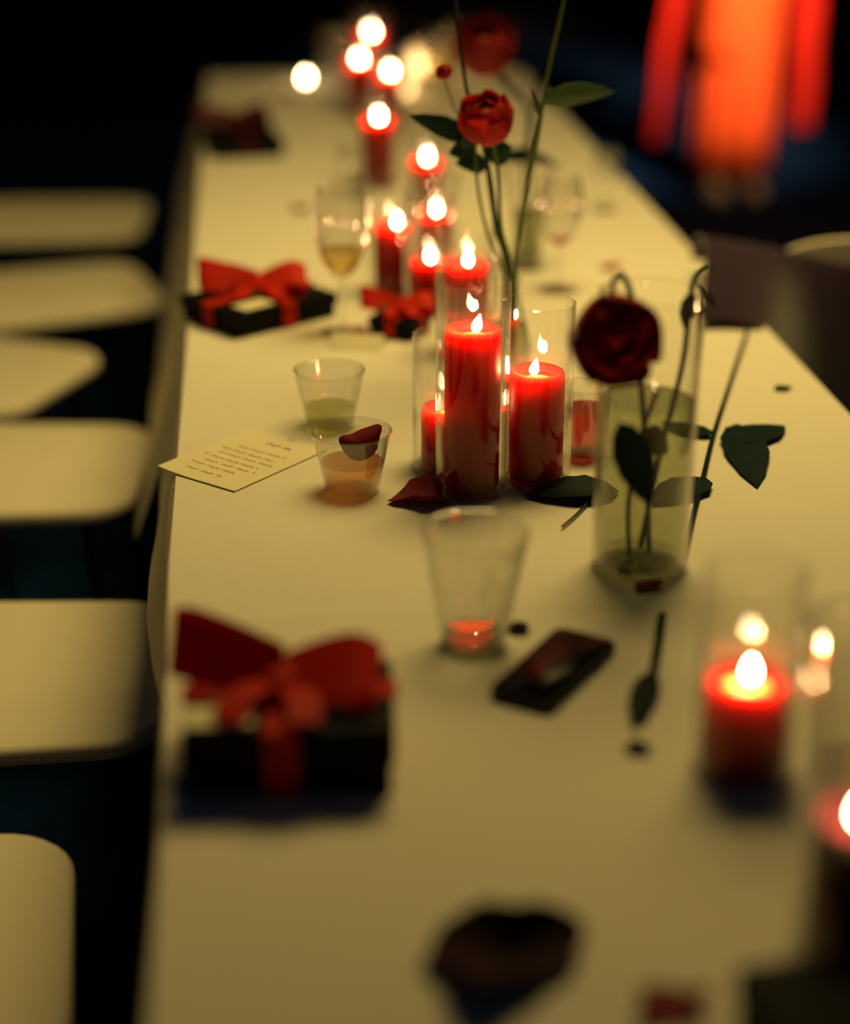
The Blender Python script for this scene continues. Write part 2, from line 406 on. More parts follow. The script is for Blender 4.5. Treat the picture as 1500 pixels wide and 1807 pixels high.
# tea light and added glow cups at the far end
def tealight(p, label, lit=True):
    r = empty('tealight', (p.x, p.y, T+0.0005), label, 'candle', 'small tea lights at the far end')
    link('cup', lathe([(0, 0), (0.019, 0), (0.0195, 0.014), (0.0185, 0.014), (0.018, 0.003), (0, 0.003)], 20), M['cupglass'], r)
    link('wax', lathe([(0, 0.0035), (0.0175, 0.0035), (0.0175, 0.010), (0, 0.010)], 20), M['card'], r)
    link('flame', flame_me, M['flame'], r, loc=(0, 0, 0.013))
    lamp('candle_light', 'POINT', (0, 0, 0.03), 0.08, (1, 0.6, 0.25), 0.006, parent=r)
def glow_cup(p, H, R_, watt, label):  # lit cup added to imitate the glow discs among the far glasses
    r = empty('added_glow_cup', (p.x, p.y, T+0.0005), label, 'candle', 'small tea lights at the far end')
    link('glass', lathe([(0, 0), (R_*.8, 0), (R_*.82, .002), (R_, H), (R_-.0025, H), (R_*.82-.0025, .006), (0, .006)], 28), M['frosted'], r)
    link('wax', lathe([(0, .0065), (R_*.75, .0065), (R_*.78, H*.3), (0, H*.3)], 24), M['card'], r)
    link('flame', flame_me, M['flame'], r, loc=(0, 0, H*.3+.003))
    lamp('candle_light', 'POINT', (0, 0, H*.5), watt, (1, .62, .26), .008, parent=r)
glow_cup(at(748, 140), .085, .040, .35, 'pale frosted cup added to make a glow at the far end, left of the dark rose')
glow_cup(at(708, 178), .060, .030, .22, 'small frosted cup added to make a glow between the far wine glasses and the blurred candle trio')
tealight(at(540, 150), 'tea light standing alone at the far end, by the far gift box')

# ------------------------------------------------------------------ glasses and cups
def cup(name, p, r0, r1, H, mat, label, cat, group, tilt=None):
    th = 0.0012
    e = empty(name, (p.x, p.y, T+0.0005), label, cat, group)
    link('wall', lathe([(0, 0), (r0-0.001, 0), (r0, 0.001), (r0+(r1-r0)*.5, H*.5), (r1, H-0.002), (r1+0.0012, H-0.001), (r1+0.0006, H+0.0006), (r1-th, H), (r0+(r1-r0)*.5-th, H*.5), (r0-th, 0.003), (0, 0.003)], 44), mat, e)
    return e
def fill(e, r0, r1, H, z0, z1, mat, name='drink'):
    a = r0+(r1-r0)*z0/H-0.0020; b = r0+(r1-r0)*z1/H-0.0020
    link(name, lathe([(0, z0), (a, z0), (b, z1), (0, z1)], 36), mat, e)
GC = 'clear cups and glasses on the table'
p = at(622, 866); H = above(p, 760)-T
e = cup('drink_cup', p, .0305, .0455, H, M['cupglass'], 'clear cup of orange drink with a dark red petal in it', 'cup', GC); fill(e, .0305, .0455, H, .0035, .036, M['spritz'])
orange_p, orange_H = p, H
p = at(583, 752); H = above(p, 652)-T
e = cup('drink_cup', p, .029, .044, H, M['cupglass'], 'clear cup of pale green drink behind the orange one', 'cup', GC); fill(e, .029, .044, H, .0035, .026, M['lime'])
p = at(836, 1138); H = above(p, 938)-T
e = cup('water_tumbler', p, .031, .0495, H, M['cupglass'], 'large empty clear tumbler between gift box and phone', 'glass', GC); fill(e, .031, .0495, H, .0035, .012, M['water'])
p = at(1032, 802); H = above(p, 680)-T
e = cup('drink_cup', p, .026, .030, min(H, .115), M['cupglass'], 'clear cup of rosy drink half behind the big dark rose', 'cup', GC); fill(e, .026, .030, min(H, .115), .0035, .06, M['red_wine'])
def wine_glass(p, H, R, label, liquid=None, level=0.5):
    e = empty('wine_glass', (p.x, p.y, T+0.0005), label, 'glass', GC)
    st = H*0.40
    link('foot', lathe([(0, 0), (R*.85, 0), (R*.86, .0015), (R*.4, .004), (.006, .009), (0, .009)], 36), M['foot'], e)
    link('stem', lathe([(0, .009), (.005, .009), (.0035, .02), (.0034, st-.012), (.006, st), (0, st)], 16), M['foot'], e)
    bh = H-st
    def prof(t):   # bowl radius
        return R*(math.sin(PI*min(1, .06+.62*t))**.75)*(1.0 if t < .7 else 1-.10*((t-.7)/.3))
    out_ = [(max(.002, prof(t/14)), st+.001+bh*(t/14)**1.25) for t in range(0, 15)]
    out_ = [(0, st)]+out_
    inn = [(max(.0015, r-.0011), z+.0012) for r, z in out_[1:]][::-1]
    link('bowl', lathe(out_+inn+[(0, st+.003)], 44), M['cupglass'], e)
    if liquid:
        n = int(14*level); pr_ = [(0, st+.0035)]+[(max(.001, r-.0018), z+.0022) for r, z in out_[1:n+1]]
        pr_.append((0, pr_[-1][1])); link('wine', lathe(pr_, 36), liquid, e)
p = at(605, 588); wine_glass(p, above(p, 330)-T, .040, 'wine glass with white wine, left of the candles', M['white_wine'], .45)
p = at(985, 512); wine_glass(p, above(p, 312)-T, .036, 'wine glass with a little red wine, right of the flower vase', M['red_wine'], .25)
p = at(1068, 372); wine_glass(p, above(p, 268)-T, .026, 'small far stemmed glass close to the right table edge')
p = at(772, 225); wine_glass(p, above(p, 60)-T, .036, 'far wine glass right of the blurred candle trio', M['pale_wine'], .8)
p = at(805, 178); wine_glass(p, above(p, 45)-T, .036, 'farthest wine glass, beside the tall dark flower stem', M['pale_wine'], .8)
p = at(590, 175); wine_glass(p, above(p, 55)-T, .036, 'far wine glass left of the blurred candle trio')
p = at(622, 345); wine_glass(p, above(p, 255)-T, .028, 'small stemmed glass behind the white wine', M['white_wine'], .2)
p = at(760, 262); cup('drink_cup', p, .03, .04, .08, M['cupglass'], 'far clear cup behind the olive leaf', 'cup', GC)
p = at(1500, 1345); H = above(p, 1010)-T
e = cup('water_tumbler', p, .034, .046, min(H, .13), M['cupglass'], 'blurred clear tumbler right of the glowing near candle', 'glass', GC)

# ------------------------------------------------------------------ flowers
def petal_me(R, a0, top, curl=0.0, seed=0, nu=6, nv=6):
    """patch of a ball of radius R: half-width a0, from the base pole to polar angle `top`"""
    r_ = random.Random(seed); ph = r_.uniform(0, 6)
    def fn(u, v):
        th = PI*0.97-(PI*0.97-top)*v
        w = a0*(math.sin(PI*min(1, .10+.82*v))**.5)
        a = (u-.5)*2*w/max(.35, math.sin(th))
        rr = R*(1+curl*v**4+.035*math.sin(5*a+ph)*v)
        return (rr*math.sin(th)*math.cos(a), rr*math.sin(th)*math.sin(a), rr*(math.cos(th)+1)*.92)
    return sheet(fn, nu, nv, 0.0005)
PET = {}
def bloom(parent, R, mat, seed, layers, loc, rot, kind='rose'):
    b = link('bloom', lathe([(0, R*.18), (R*.22, R*.3), (R*.30, R*.8), (R*.18, R*1.3), (0, R*1.35)], 12), mat, parent, loc=loc, rot=rot)
    r_ = random.Random(seed); ang = 0
    for li, (rr, n, top, hw, curl) in enumerate(layers):
        key = (kind, li, round(R, 4), mat.name)
        if key not in PET: PET[key] = petal_me(R*rr, hw, top, curl, li)
        for k in range(n):
            ang = 2*PI*k/n+li*.7+r_.uniform(-.12, .12)
            link('petal', PET[key], mat, b, loc=(0, 0, R*(1-rr)*.25), rot=(r_.uniform(-.06, .06), r_.uniform(-.06, .06), ang))
    # sepals at the base
    def sep(u, v): return ((.15+.5*v)*R, (u-.5)*R*.32*(1-v)**.6, R*.10-.03*R*v+.25*R*v*v)
    sm = sheet(sep, 3, 4, .0006)
    for k in range(5): link('sepal', sm, M['leaf'], b, rot=(0, 0, 2*PI*k/5))
    return b
RAN = [(1.0, 6, 1.20, .50, .07), (.98, 7, .98, .50, .05), (.94, 6, .78, .54, .04), (.88, 6, .60, .58, .02), (.80, 5, .44, .64, .01), (.68, 5, .32, .74, 0), (.54, 4, .22, .9, 0)]
ROSE = [(1.0, 5, 1.05, .75, .16), (.92, 5, .80, .72, .08), (.80, 5, .60, .72, .03), (.64, 4, .45, .8, 0), (.46, 3, .32, .95, 0)]
BUD = [(1.0, 4, .25, .9, 0), (.8, 3, .2, 1.0, 0)]
def leaf_me(L, Wd, bend=.25, fold=.18):
    def fn(u, v):
        w = Wd*(math.sin(PI*v**.75)**.85)*.5*(1+.05*math.sin(v*26))
        s = (u-.5)*2
        return (s*w, L*v, fold*abs(s)*w-bend*L*v*v+.0)
    return sheet(fn, 6, 10, .0007)
def leaf_between(parent, a, b, Wd, mat, roll=0, bend=.12, name='leaf', fold=.18):
    """leaf whose base is a and tip near b (local coordinates)"""
    a, b = Vector(a), Vector(b); d = b-a; L = d.length
    q = d.to_track_quat('Y', 'Z'); o = link(name, leaf_me(L, Wd, bend, fold), mat, parent, loc=a)
    o.rotation_mode = 'QUATERNION'; o.rotation_quaternion = q @ Matrix.Rotation(roll, 3, 'Y').to_quaternion()
    return o
def flower(name, root, label, cat, group, pts, r, mat):
    """pts: world points of the stem, first one the foot"""
    e = empty(name, root, label, cat, group)
    L = [Vector(q)-Vector(root) for q in pts]
    link('stem', tube(L, r, 8, 6), mat, e)
    return e, L
def aim(d):   # euler turning +Z to d
    return Vector(d).to_track_quat('Z', 'Y').to_euler()

# bud vase behind the front candles: four stems meet in its neck
BV = at(893, 668)
nk_h = above(BV, 490)-T
e = lathe([(0, 0), (.030, 0), (.033, .004), (.034, nk_h*.35), (.022, nk_h*.70), (.0165, nk_h*.85), (.019, nk_h), (.0175, nk_h), (.015, nk_h*.85), (.0205, nk_h*.70), (.0325, nk_h*.35), (.031, .006), (0, .006)], 36)
bv = empty('bud_vase', (BV.x, BV.y, T+.0003), 'small clear bud vase hidden behind the front candles, holding the ranunculus', 'vase')
link('wall', e, M['glass'], bv); link('water', lathe([(0, .008), (.030, .008), (.032, nk_h*.35), (.026, nk_h*.55), (0, nk_h*.55)], 30), M['water'], bv)
neck = lambda dx: Vector((BV.x+dx, BV.y, T+nk_h+.004))
FG = 'flower stems in the bud vase'
def op(x, y, dy=0.0): return onplane(x, y, BV, dy)
foot = lambda dx, dy=0: Vector((BV.x+dx, BV.y+dy, T+.022))
# ranunculus on its bent stem
e, L = flower('ranunculus', foot(.006), 'red ranunculus in full bloom on a bright green stem', 'flower', FG,
              [foot(.006), neck(.004), op(884, 400), op(880, 320), op(872, 262), op(862, 243, -.004)], [.0028, .0028, .0027, .0025, .0025, .003], M['stem'])
bl = bloom(e, .035, M['petal_red'], 3, RAN, op(860, 243, -.004)-foot(.006), aim((-.12, -.52, .84)), 'ran')
bl['label'] = 'many-petalled red bloom'
# hooked stem that runs up beside it and carries the small bud
e, L = flower('ranunculus', foot(-.008), 'small round red bud on a thin curved stem', 'flower', FG,
              [foot(-.008, .004), neck(-.006), op(862, 420, .01), op(843, 330, .01), op(838, 250, .012), op(825, 225, .015), op(802, 192, .015), op(793, 165, .015), op(785, 140, .015)], [.002]*4+[.0019, .0014, .0012, .0011, .0013], M['stem'])
bloom(e, .0105, M['petal_dark'], 5, BUD, op(784, 140, .015)-foot(-.008), aim((-.1, -.1, 1)), 'bud')
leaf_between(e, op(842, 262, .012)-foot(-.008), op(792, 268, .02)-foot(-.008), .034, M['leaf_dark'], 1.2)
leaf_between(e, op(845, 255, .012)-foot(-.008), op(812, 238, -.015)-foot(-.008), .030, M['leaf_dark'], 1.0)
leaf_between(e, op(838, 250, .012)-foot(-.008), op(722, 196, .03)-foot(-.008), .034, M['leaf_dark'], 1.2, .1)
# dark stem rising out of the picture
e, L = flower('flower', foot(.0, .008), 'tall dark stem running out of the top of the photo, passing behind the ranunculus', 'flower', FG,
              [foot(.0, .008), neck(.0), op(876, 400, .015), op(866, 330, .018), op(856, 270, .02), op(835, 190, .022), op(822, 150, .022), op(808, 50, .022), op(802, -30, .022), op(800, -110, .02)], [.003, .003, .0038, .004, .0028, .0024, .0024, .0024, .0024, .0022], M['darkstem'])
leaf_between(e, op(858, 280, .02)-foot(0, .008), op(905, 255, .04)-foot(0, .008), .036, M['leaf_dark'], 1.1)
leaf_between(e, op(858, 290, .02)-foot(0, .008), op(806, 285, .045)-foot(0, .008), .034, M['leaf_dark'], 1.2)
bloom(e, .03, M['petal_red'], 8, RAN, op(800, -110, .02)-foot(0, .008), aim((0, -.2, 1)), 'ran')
# right-hand stem with the serrated leaf
e, L = flower('flower', foot(.010, .002), 'tall green stem leaning right with one broad pointed leaf', 'flower', FG,
              [foot(.010, .002), neck(.010), op(912, 440, .0), op(930, 330, .0), op(943, 265, .0), op(953, 210, .002), op(963, 150, .004), op(975, 90, .004), op(988, 35, .004), op(1000, -25, .004), op(1006, -90, .004)], [.003, .003, .003, .0032, .0042, .0032, .0027, .0025, .0025, .0022, .002], M['stem'])
leaf_between(e, op(955, 178, .004)-foot(.010, .002), op(1082, 158, .03)-foot(.010, .002), .040, M['leaf'], -1.0, .05)
leaf_between(e, op(953, 205, .004)-foot(.010, .002), op(938, 155, .03)-foot(.010, .002), .010, M['leaf_dark'], 0, .05)
bloom(e, .026, M['petal_red'], 9, RAN, op(1006, -90, .004)-foot(.010, .002), aim((.1, -.2, 1)), 'ran')

# flared glass vase with the far rose
FV = at(930, 472); FH = above(FV, 290)-T
FR = .052
fv = empty('flared_vase', (FV.x, FV.y, T+.0003), 'flared clear vase with thick bright base, behind the bud vase stems', 'vase')
link('wall', lathe([(0, 0), (.026, 0), (.028, .004), (.027, FH*.3), (.031, FH*.6), (.041, FH*.85), (FR, FH-.002), (FR+.001, FH), (FR-.002, FH), (.039, FH*.85), (.029, FH*.6), (.025, FH*.3), (.0255, .016), (0, .016)], 44), M['glass'], fv)
link('water', lathe([(0, .017), (.024, .017), (.0235, FH*.3), (.027, FH*.55), (0, FH*.55)], 32), M['water'], fv)
fo = Vector((FV.x, FV.y, T+.02))
def fp(x, y, dy=0): return onplane(x, y, FV, dy)
e, L = flower('rose', fo, 'far dark rose with an orange-lit lower side, leaning left from the flared vase', 'flower', 'stems in the flared vase',
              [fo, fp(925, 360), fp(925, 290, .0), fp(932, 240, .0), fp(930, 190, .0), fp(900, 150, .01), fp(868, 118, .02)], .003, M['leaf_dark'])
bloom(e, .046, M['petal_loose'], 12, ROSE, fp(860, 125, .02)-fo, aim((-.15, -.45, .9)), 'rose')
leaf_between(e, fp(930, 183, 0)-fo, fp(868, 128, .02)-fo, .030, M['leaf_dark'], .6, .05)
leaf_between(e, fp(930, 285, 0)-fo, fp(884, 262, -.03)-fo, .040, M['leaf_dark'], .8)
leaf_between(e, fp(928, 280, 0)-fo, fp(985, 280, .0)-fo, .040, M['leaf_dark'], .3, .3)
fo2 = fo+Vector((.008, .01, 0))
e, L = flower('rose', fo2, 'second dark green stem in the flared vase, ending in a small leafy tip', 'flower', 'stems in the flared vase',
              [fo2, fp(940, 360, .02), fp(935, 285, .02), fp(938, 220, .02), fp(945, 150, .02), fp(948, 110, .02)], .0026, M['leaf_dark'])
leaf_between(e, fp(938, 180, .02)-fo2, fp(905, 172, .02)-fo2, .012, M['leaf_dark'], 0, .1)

# big tapered vase on the near right with the dark rose
NV = at(1127, 1000); NH = above(NV, 515)-T
nr0, nr1 = .050, .052
nv_ = empty('flower_vase', (NV.x, NV.y, T+.0003), 'tall clear vase of greenish water beside the front candle trio', 'vase')
link('wall', lathe([(0, 0), (nr0-.002, 0), (nr0, .003), ((nr0+nr1)/2, NH*.5), (nr1, NH-.002), (nr1+.001, NH), (nr1-.002, NH), ((nr0+nr1)/2-.003, NH*.5), (nr0-.003, .012), (0, .012)], 48), M['glass'], nv_)
wl = above(NV, 705)-T
link('water', lathe([(0, .013), (nr0-.004, .013), (nr0-.004+(nr1-nr0)*wl/NH, wl), (0, wl)], 36), M['water'], nv_)
def np_(x, y, dy=0): return onplane(x, y, NV, dy)
nf = Vector((NV.x+.01, NV.y, T+.016))
NG = 'stems in the tall near vase'
e, L = flower('rose', nf, 'big dark red rose drooping over the rim of the tall near vase', 'flower', NG,
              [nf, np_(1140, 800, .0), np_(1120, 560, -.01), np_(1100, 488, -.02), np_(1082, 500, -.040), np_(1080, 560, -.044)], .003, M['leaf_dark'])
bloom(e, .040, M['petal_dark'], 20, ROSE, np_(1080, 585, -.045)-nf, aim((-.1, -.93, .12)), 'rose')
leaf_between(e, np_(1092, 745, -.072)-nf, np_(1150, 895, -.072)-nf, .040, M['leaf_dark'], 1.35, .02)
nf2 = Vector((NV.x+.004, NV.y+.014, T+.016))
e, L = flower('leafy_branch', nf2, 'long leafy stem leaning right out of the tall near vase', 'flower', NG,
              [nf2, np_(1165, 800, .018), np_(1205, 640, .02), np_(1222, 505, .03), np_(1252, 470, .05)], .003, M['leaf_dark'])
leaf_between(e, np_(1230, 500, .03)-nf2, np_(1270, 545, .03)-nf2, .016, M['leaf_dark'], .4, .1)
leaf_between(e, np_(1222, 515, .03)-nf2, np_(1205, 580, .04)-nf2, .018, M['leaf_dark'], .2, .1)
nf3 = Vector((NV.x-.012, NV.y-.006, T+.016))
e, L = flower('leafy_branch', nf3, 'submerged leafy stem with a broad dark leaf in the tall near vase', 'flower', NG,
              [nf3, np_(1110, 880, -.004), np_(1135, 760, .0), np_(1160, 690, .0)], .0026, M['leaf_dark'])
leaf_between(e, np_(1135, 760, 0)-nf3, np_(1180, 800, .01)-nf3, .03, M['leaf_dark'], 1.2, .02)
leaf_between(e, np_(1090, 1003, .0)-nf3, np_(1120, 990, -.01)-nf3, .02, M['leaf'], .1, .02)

# long cut stems and leaves on the cloth
def lie(x, y, h=.004): q = at(x, y); return Vector((q.x, q.y, T+h))
def lying(name, label, cat, group, pts, r, mat):
    root = pts[0]; e = empty(name, root, label, cat, group); link('stem', tube([Vector(q)-root for q in pts], r, 8, 5), mat, e); return e, root
e, r0 = lying('cut_branch', 'long thin cut stem lying on the cloth right of the tall near vase', 'stem', 'cut greenery on the cloth',
              [lie(1208, 990), lie(1222, 920), lie(1240, 850), lie(1258, 775), lie(1285, 690), lie(1318, 590)], .0030, M['leaf_dark'])
leaf_between(e, lie(1246, 852, .006)-r0, lie(1150, 895, .006)-r0, .055, M['leaf_dark'], 0, .0, fold=.05)
leaf_between(e, lie(1258, 775, .006)-r0, lie(1165, 752, .006)-r0, .034, M['leaf_dark'], 0, .0, fold=.05)
e, r0 = lying('cut_branch', 'short cut stem with a leaf at its end, beside the glowing near candle', 'stem', 'cut greenery on the cloth',
              [lie(1168, 1092), lie(1160, 1150), lie(1148, 1215), lie(1135, 1275)], .0045, M['leaf_dark'])
leaf_between(e, lie(1150, 1195, .006)-r0, lie(1118, 1290, .006)-r0, .026, M['leaf_dark'], 0, .0, fold=.05)
def loose_leaf(a, b, Wd, label, mat, fold=.15):
    A, B = lie(*a, .003), lie(*b, .003); o = leaf_between(None, A, B, Wd, mat, 0, .0, 'fallen_leaf', fold); tag(o, label, 'leaf', 'loose leaves on the cloth'); return o
loose_leaf((1092, 872), (925, 880), .064, 'dark leaf lying across the foot of the front candle trio', M['leaf_dark'], .3)
loose_leaf((1300, 752), (1336, 864), .056, 'dark curled leaf alone on the cloth near the right table edge', M['leaf_dark'])
loose_leaf((1300, 785), (1385, 755), .056, 'dark leaf touching the curled one near the right table edge', M['leaf_dark'])
loose_leaf((1366, 690), (1398, 686), .018, 'tiny bright green leaf bit close to the right table edge', M['leaf'])
loose_leaf((1208, 560), (1262, 540), .022, 'dark leaf bit beside the plum coat', M['leaf_dark'])
loose_leaf((1104, 1318), (1150, 1332), .020, 'dark leaf scrap in front of the short cut stem', M['leaf_dark'])
e, r0 = lying('twig', 'thin dark twig near the rim of the empty tumbler', 'twig', None, [lie(1035, 895), lie(1012, 918), lie(992, 935)], .0014, M['darkstem'])

# loose petals
def petal_flat(px, rx, ry, ang, mat, label, curl=.35, seed=1, lift=0.0, pt=None):
    r_ = random.Random(seed); ph = [r_.uniform(0, 6) for _ in range(3)]
    q = at(*px) if pt is None else pt
    def fn(u, v):
        a = 2*PI*u; rr = v
        k = 1+.16*math.sin(3*a+ph[0])+.09*math.sin(5*a+ph[1])+.05*math.sin(9*a+ph[2])
        x, y = rx*rr*k*math.cos(a), ry*rr*k*math.sin(a)
        return (x, y, curl*rx*rr*rr*(.55+.45*math.sin(2*a+ph[1])))
    me = sheet(fn, 24, 5, .0008)
    mn = min(v.co.z for v in me.vertices)
    o = link('fallen_petal', me, mat, loc=(q.x, q.y, T+.0012-mn+lift), rot=(0, 0, ang))
    tag(o, label, 'petal', 'loose petals on the cloth'); return o
petal_flat((744, 884), .031, .030, .4, M['petal_loose'], 'big dark red petal at the foot of the tallest front candle', .55, 2)
petal_flat((530, 372), .018, .016, 0, M['petal_loose'], 'small dark petal alone on the cloth behind the white wine glass', .4, 3)
petal_flat((1076, 474), .016, .014, 0, M['petal_red'], 'small bright red petal behind the tall near vase', .4, 4)
petal_flat((742, 562), .020, .018, .8, M['petal_loose'], 'dark red petal behind the short glass cylinder', .5, 5)
petal_flat((914, 1114), .012, .009, 0, M['petal_brown'], 'tiny dark petal between the tumbler and the phone', .4, 6)
petal_flat((1142, 1038), .014, .012, 0, M['petal_loose'], 'small dark red petal in front of the tall near vase', .4, 7)
petal_flat((885, 1705), .055, .043, .2, M['petal_brown'], 'large withered brown petal alone at the near end', .5, 8)
petal_flat((1180, 1782), .024, .020, .2, M['petal_loose'], 'dark red petal at the bottom edge of the photo', .5, 9)
petal_flat((510, 170), .030, .024, .2, M['petal_loose'], 'far dark petal between the far gift box and the blurred candles', .5, 10)
petal_flat((603, 140), .020, .03, .2, M['petal_brown'], 'far dark petal beside the blurred candle trio', .5, 11)
# petal standing in the orange drink
q = Vector((orange_p.x+.012, orange_p.y-.002, T))
def pf(u, v):
    a = 2*PI*u; k = 1+.12*math.sin(2*a+.5)+.05*math.sin(5*a)
    return (.024*v*k*math.cos(a), .012*v*k*math.sin(a)*.6+.010*v*v, .0165*v*k*math.sin(a)+.006*v*v*math.cos(2*a))
o = link('drink_petal', sheet(pf, 22, 5, .0008), M['petal_loose'], loc=(q.x, q.y, T+.058), rot=(0, -.25, 0))
tag(o, 'dark red petal leaning inside the cup of orange drink', 'petal', 'loose petals on the cloth')

# ------------------------------------------------------------------ gift boxes
def band(pts, wdir, w, th=.0009, sub=5):
    P = [Vector(p) for p in pts]; n = len(P); Q = []
    for i in range(n-1):
        p0, p1, p2, p3 = P[max(i-1, 0)], P[i], P[i+1], P[min(i+2, n-1)]
        for k in range(sub):
            t = k/sub; Q.append(0.5*((2*p1)+(p2-p0)*t+(2*p0-5*p1+4*p2-p3)*t*t+(3*p1-p0-3*p2+p3)*t**3))
    Q.append(P[-1]); wd = Vector(wdir).normalized()*w
    def fn(u, v):
        i = min(len(Q)-1, int(round(u*(len(Q)-1)))); k = 1.0
        return Q[i]+wd*(v-.5)*k
    return sheet(fn, len(Q)-1, 3, th)
def gift(loc, rz, sx, sy, h, label, bow=1.0, bow_rot=0.0, card=False, leaves=2, bow_off=(0, 0), group='black gift boxes on the table', tail=True, cross=True, rib='ribbon'):
    g = empty('gift_box', loc, label, 'gift box', group, rz)
    link('base', rbox(sx-.006, sy-.006, h*.55, .001, 1), M['box'], g)
    link('lid', rbox(sx, sy, h*.5, .0015, 2, z0=h*.5), M['box'], g)
    w = .026*bow
    bx, by = bow_off
    g_ = .0009
    # ribbon bands over the lid and down the sides
    X, Y = sx/2+g_, sy/2+g_
    link('ribbon', band([(bx, -Y, .002), (bx, -Y, h*.5), (bx, -Y, h-.002), (bx, -Y+.004, h+g_), (bx, 0, h+g_), (bx, Y-.004, h+g_), (bx, Y, h-.002), (bx, Y, .002)], (1, 0, 0), w, .0008, 3), M[rib], g)
    if cross:
        link('ribbon', band([(-X, by, .002), (-X, by, h-.002), (-X+.004, by, h+2.2*g_), (0, by, h+2.2*g_), (X-.004, by, h+2.2*g_), (X, by, h-.002), (X, by, .002)], (0, 1, 0), w, .0008, 3), M[rib], g)
    z = h+.006
    b = link('bow', lathe([(0, -.008*bow), (.011*bow, -.006*bow), (.014*bow, 0), (.011*bow, .008*bow), (0, .010*bow)], 14), M[rib], g, loc=(bx, by, z+.006*bow), rot=(0, 0, bow_rot))
    for s in (-1, 1):
        L = .094*bow
        if s < 0:   # lying over, its broad face to the room
            pts = [(0, 0, 0), (-L*.4, .010, .010*bow), (-L*.85, .012, .017*bow), (-L*1.0, .022, .018*bow), (-L*.85, .032, .015*bow), (-L*.4, .022, .006*bow), (0, .004, 0)]
            wd = (0, .55, .83)
        else:       # standing open, seen through
            pts = [(0, 0, 0), (L*.28, 0, .013*bow), (L*.60, -.002, .022*bow), (L*.82, -.004, .012*bow), (L*.70, -.004, -.002*bow), (L*.45, -.002, -.004*bow), (0, 0, -.002)]
            wd = (0, .85, .5)
        link('bow_loop', band(pts, wd, w*1.95, .0009, 6), M[rib], b)
        if tail:
            pts = [(0, 0, 0), (s*.022*bow, -.03*bow, .004*bow), (s*.030*bow, -.062*bow, -.002*bow)]
            link('bow_tail', band(pts, (1, .3*s, 0), w, .0008, 5), M[rib], b)
    for k in range(leaves):
        a = (-2.4, .4, 2.2)[k]
        leaf_between(g, (bx+.01*math.cos(a), by+.01*math.sin(a), z+.001), (bx+.07*bow*math.cos(a), by+.06*bow*math.sin(a), z+.006), .026*bow, M['leaf_dark' if k else 'leaf'], 0, -.02)
    if card:
        link('lid_reflection', rbox(.055, .034, .0012, .0004, 1), M['card'], g, loc=(bx-.050, by-sy*.36, h+.0034), rot=(0, 0, .06))  # cream card standing in for the pale reflection on the lid
    return g
# near gift box
gA = at(515, 1338)
gift((gA.x, gA.y, T+.001), math.radians(-3), .170, .125, .058, 'big black gift box with red bow, in front of the empty tumbler', 1.05, -.18, True, 2, (-.006, .006))
# red ribbon end hanging to the cloth
gB = at(458, 560)
gift((gB.x, gB.y, T+.001), math.radians(36), .185, .150, .036, 'flat black gift box with red looped bow near the white wine glass', .95, -.6, True, 3, (0, .0), tail=True)
gC = at(675, 575)
gift((.214, 2.495, T+.001), math.radians(-32), .072, .072, .028, 'small dark gift box lit orange, behind the short glass cylinder', .62, .5, False, 1, (0, 0))
gD = at(428, 262)
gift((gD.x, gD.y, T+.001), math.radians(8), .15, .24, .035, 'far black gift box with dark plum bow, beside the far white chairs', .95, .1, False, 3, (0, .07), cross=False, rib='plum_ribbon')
gE = at(1395, 1860)
g = empty('gift_box', (.353, .884, T+.001), 'plain dark box in the near corner, in front of the closest candle', 'gift box', 'black gift boxes on the table', math.radians(6))
link('base', rbox(.104, .080, .022, .001, 1), M['box'], g); link('lid', rbox(.108, .084, .026, .002, 2, z0=.022), M['box'], g)

# folded ribbon scrap and place card
pc = at(632, 612)
e = empty('place_card', (pc.x, pc.y, T+.001), 'small cream place card at the foot of the white wine glass', 'card')
def pcf(s):
    def fn(u, v): return ((u-.5)*.075, s*.018*v, .018*(1-v))
    return fn
link('front_panel', sheet(pcf(-1), 4, 3, .0006), M['card'], e); link('back_panel', sheet(pcf(1), 4, 3, .0006), M['card'], e)
e.rotation_euler = (0, 0, -.25)

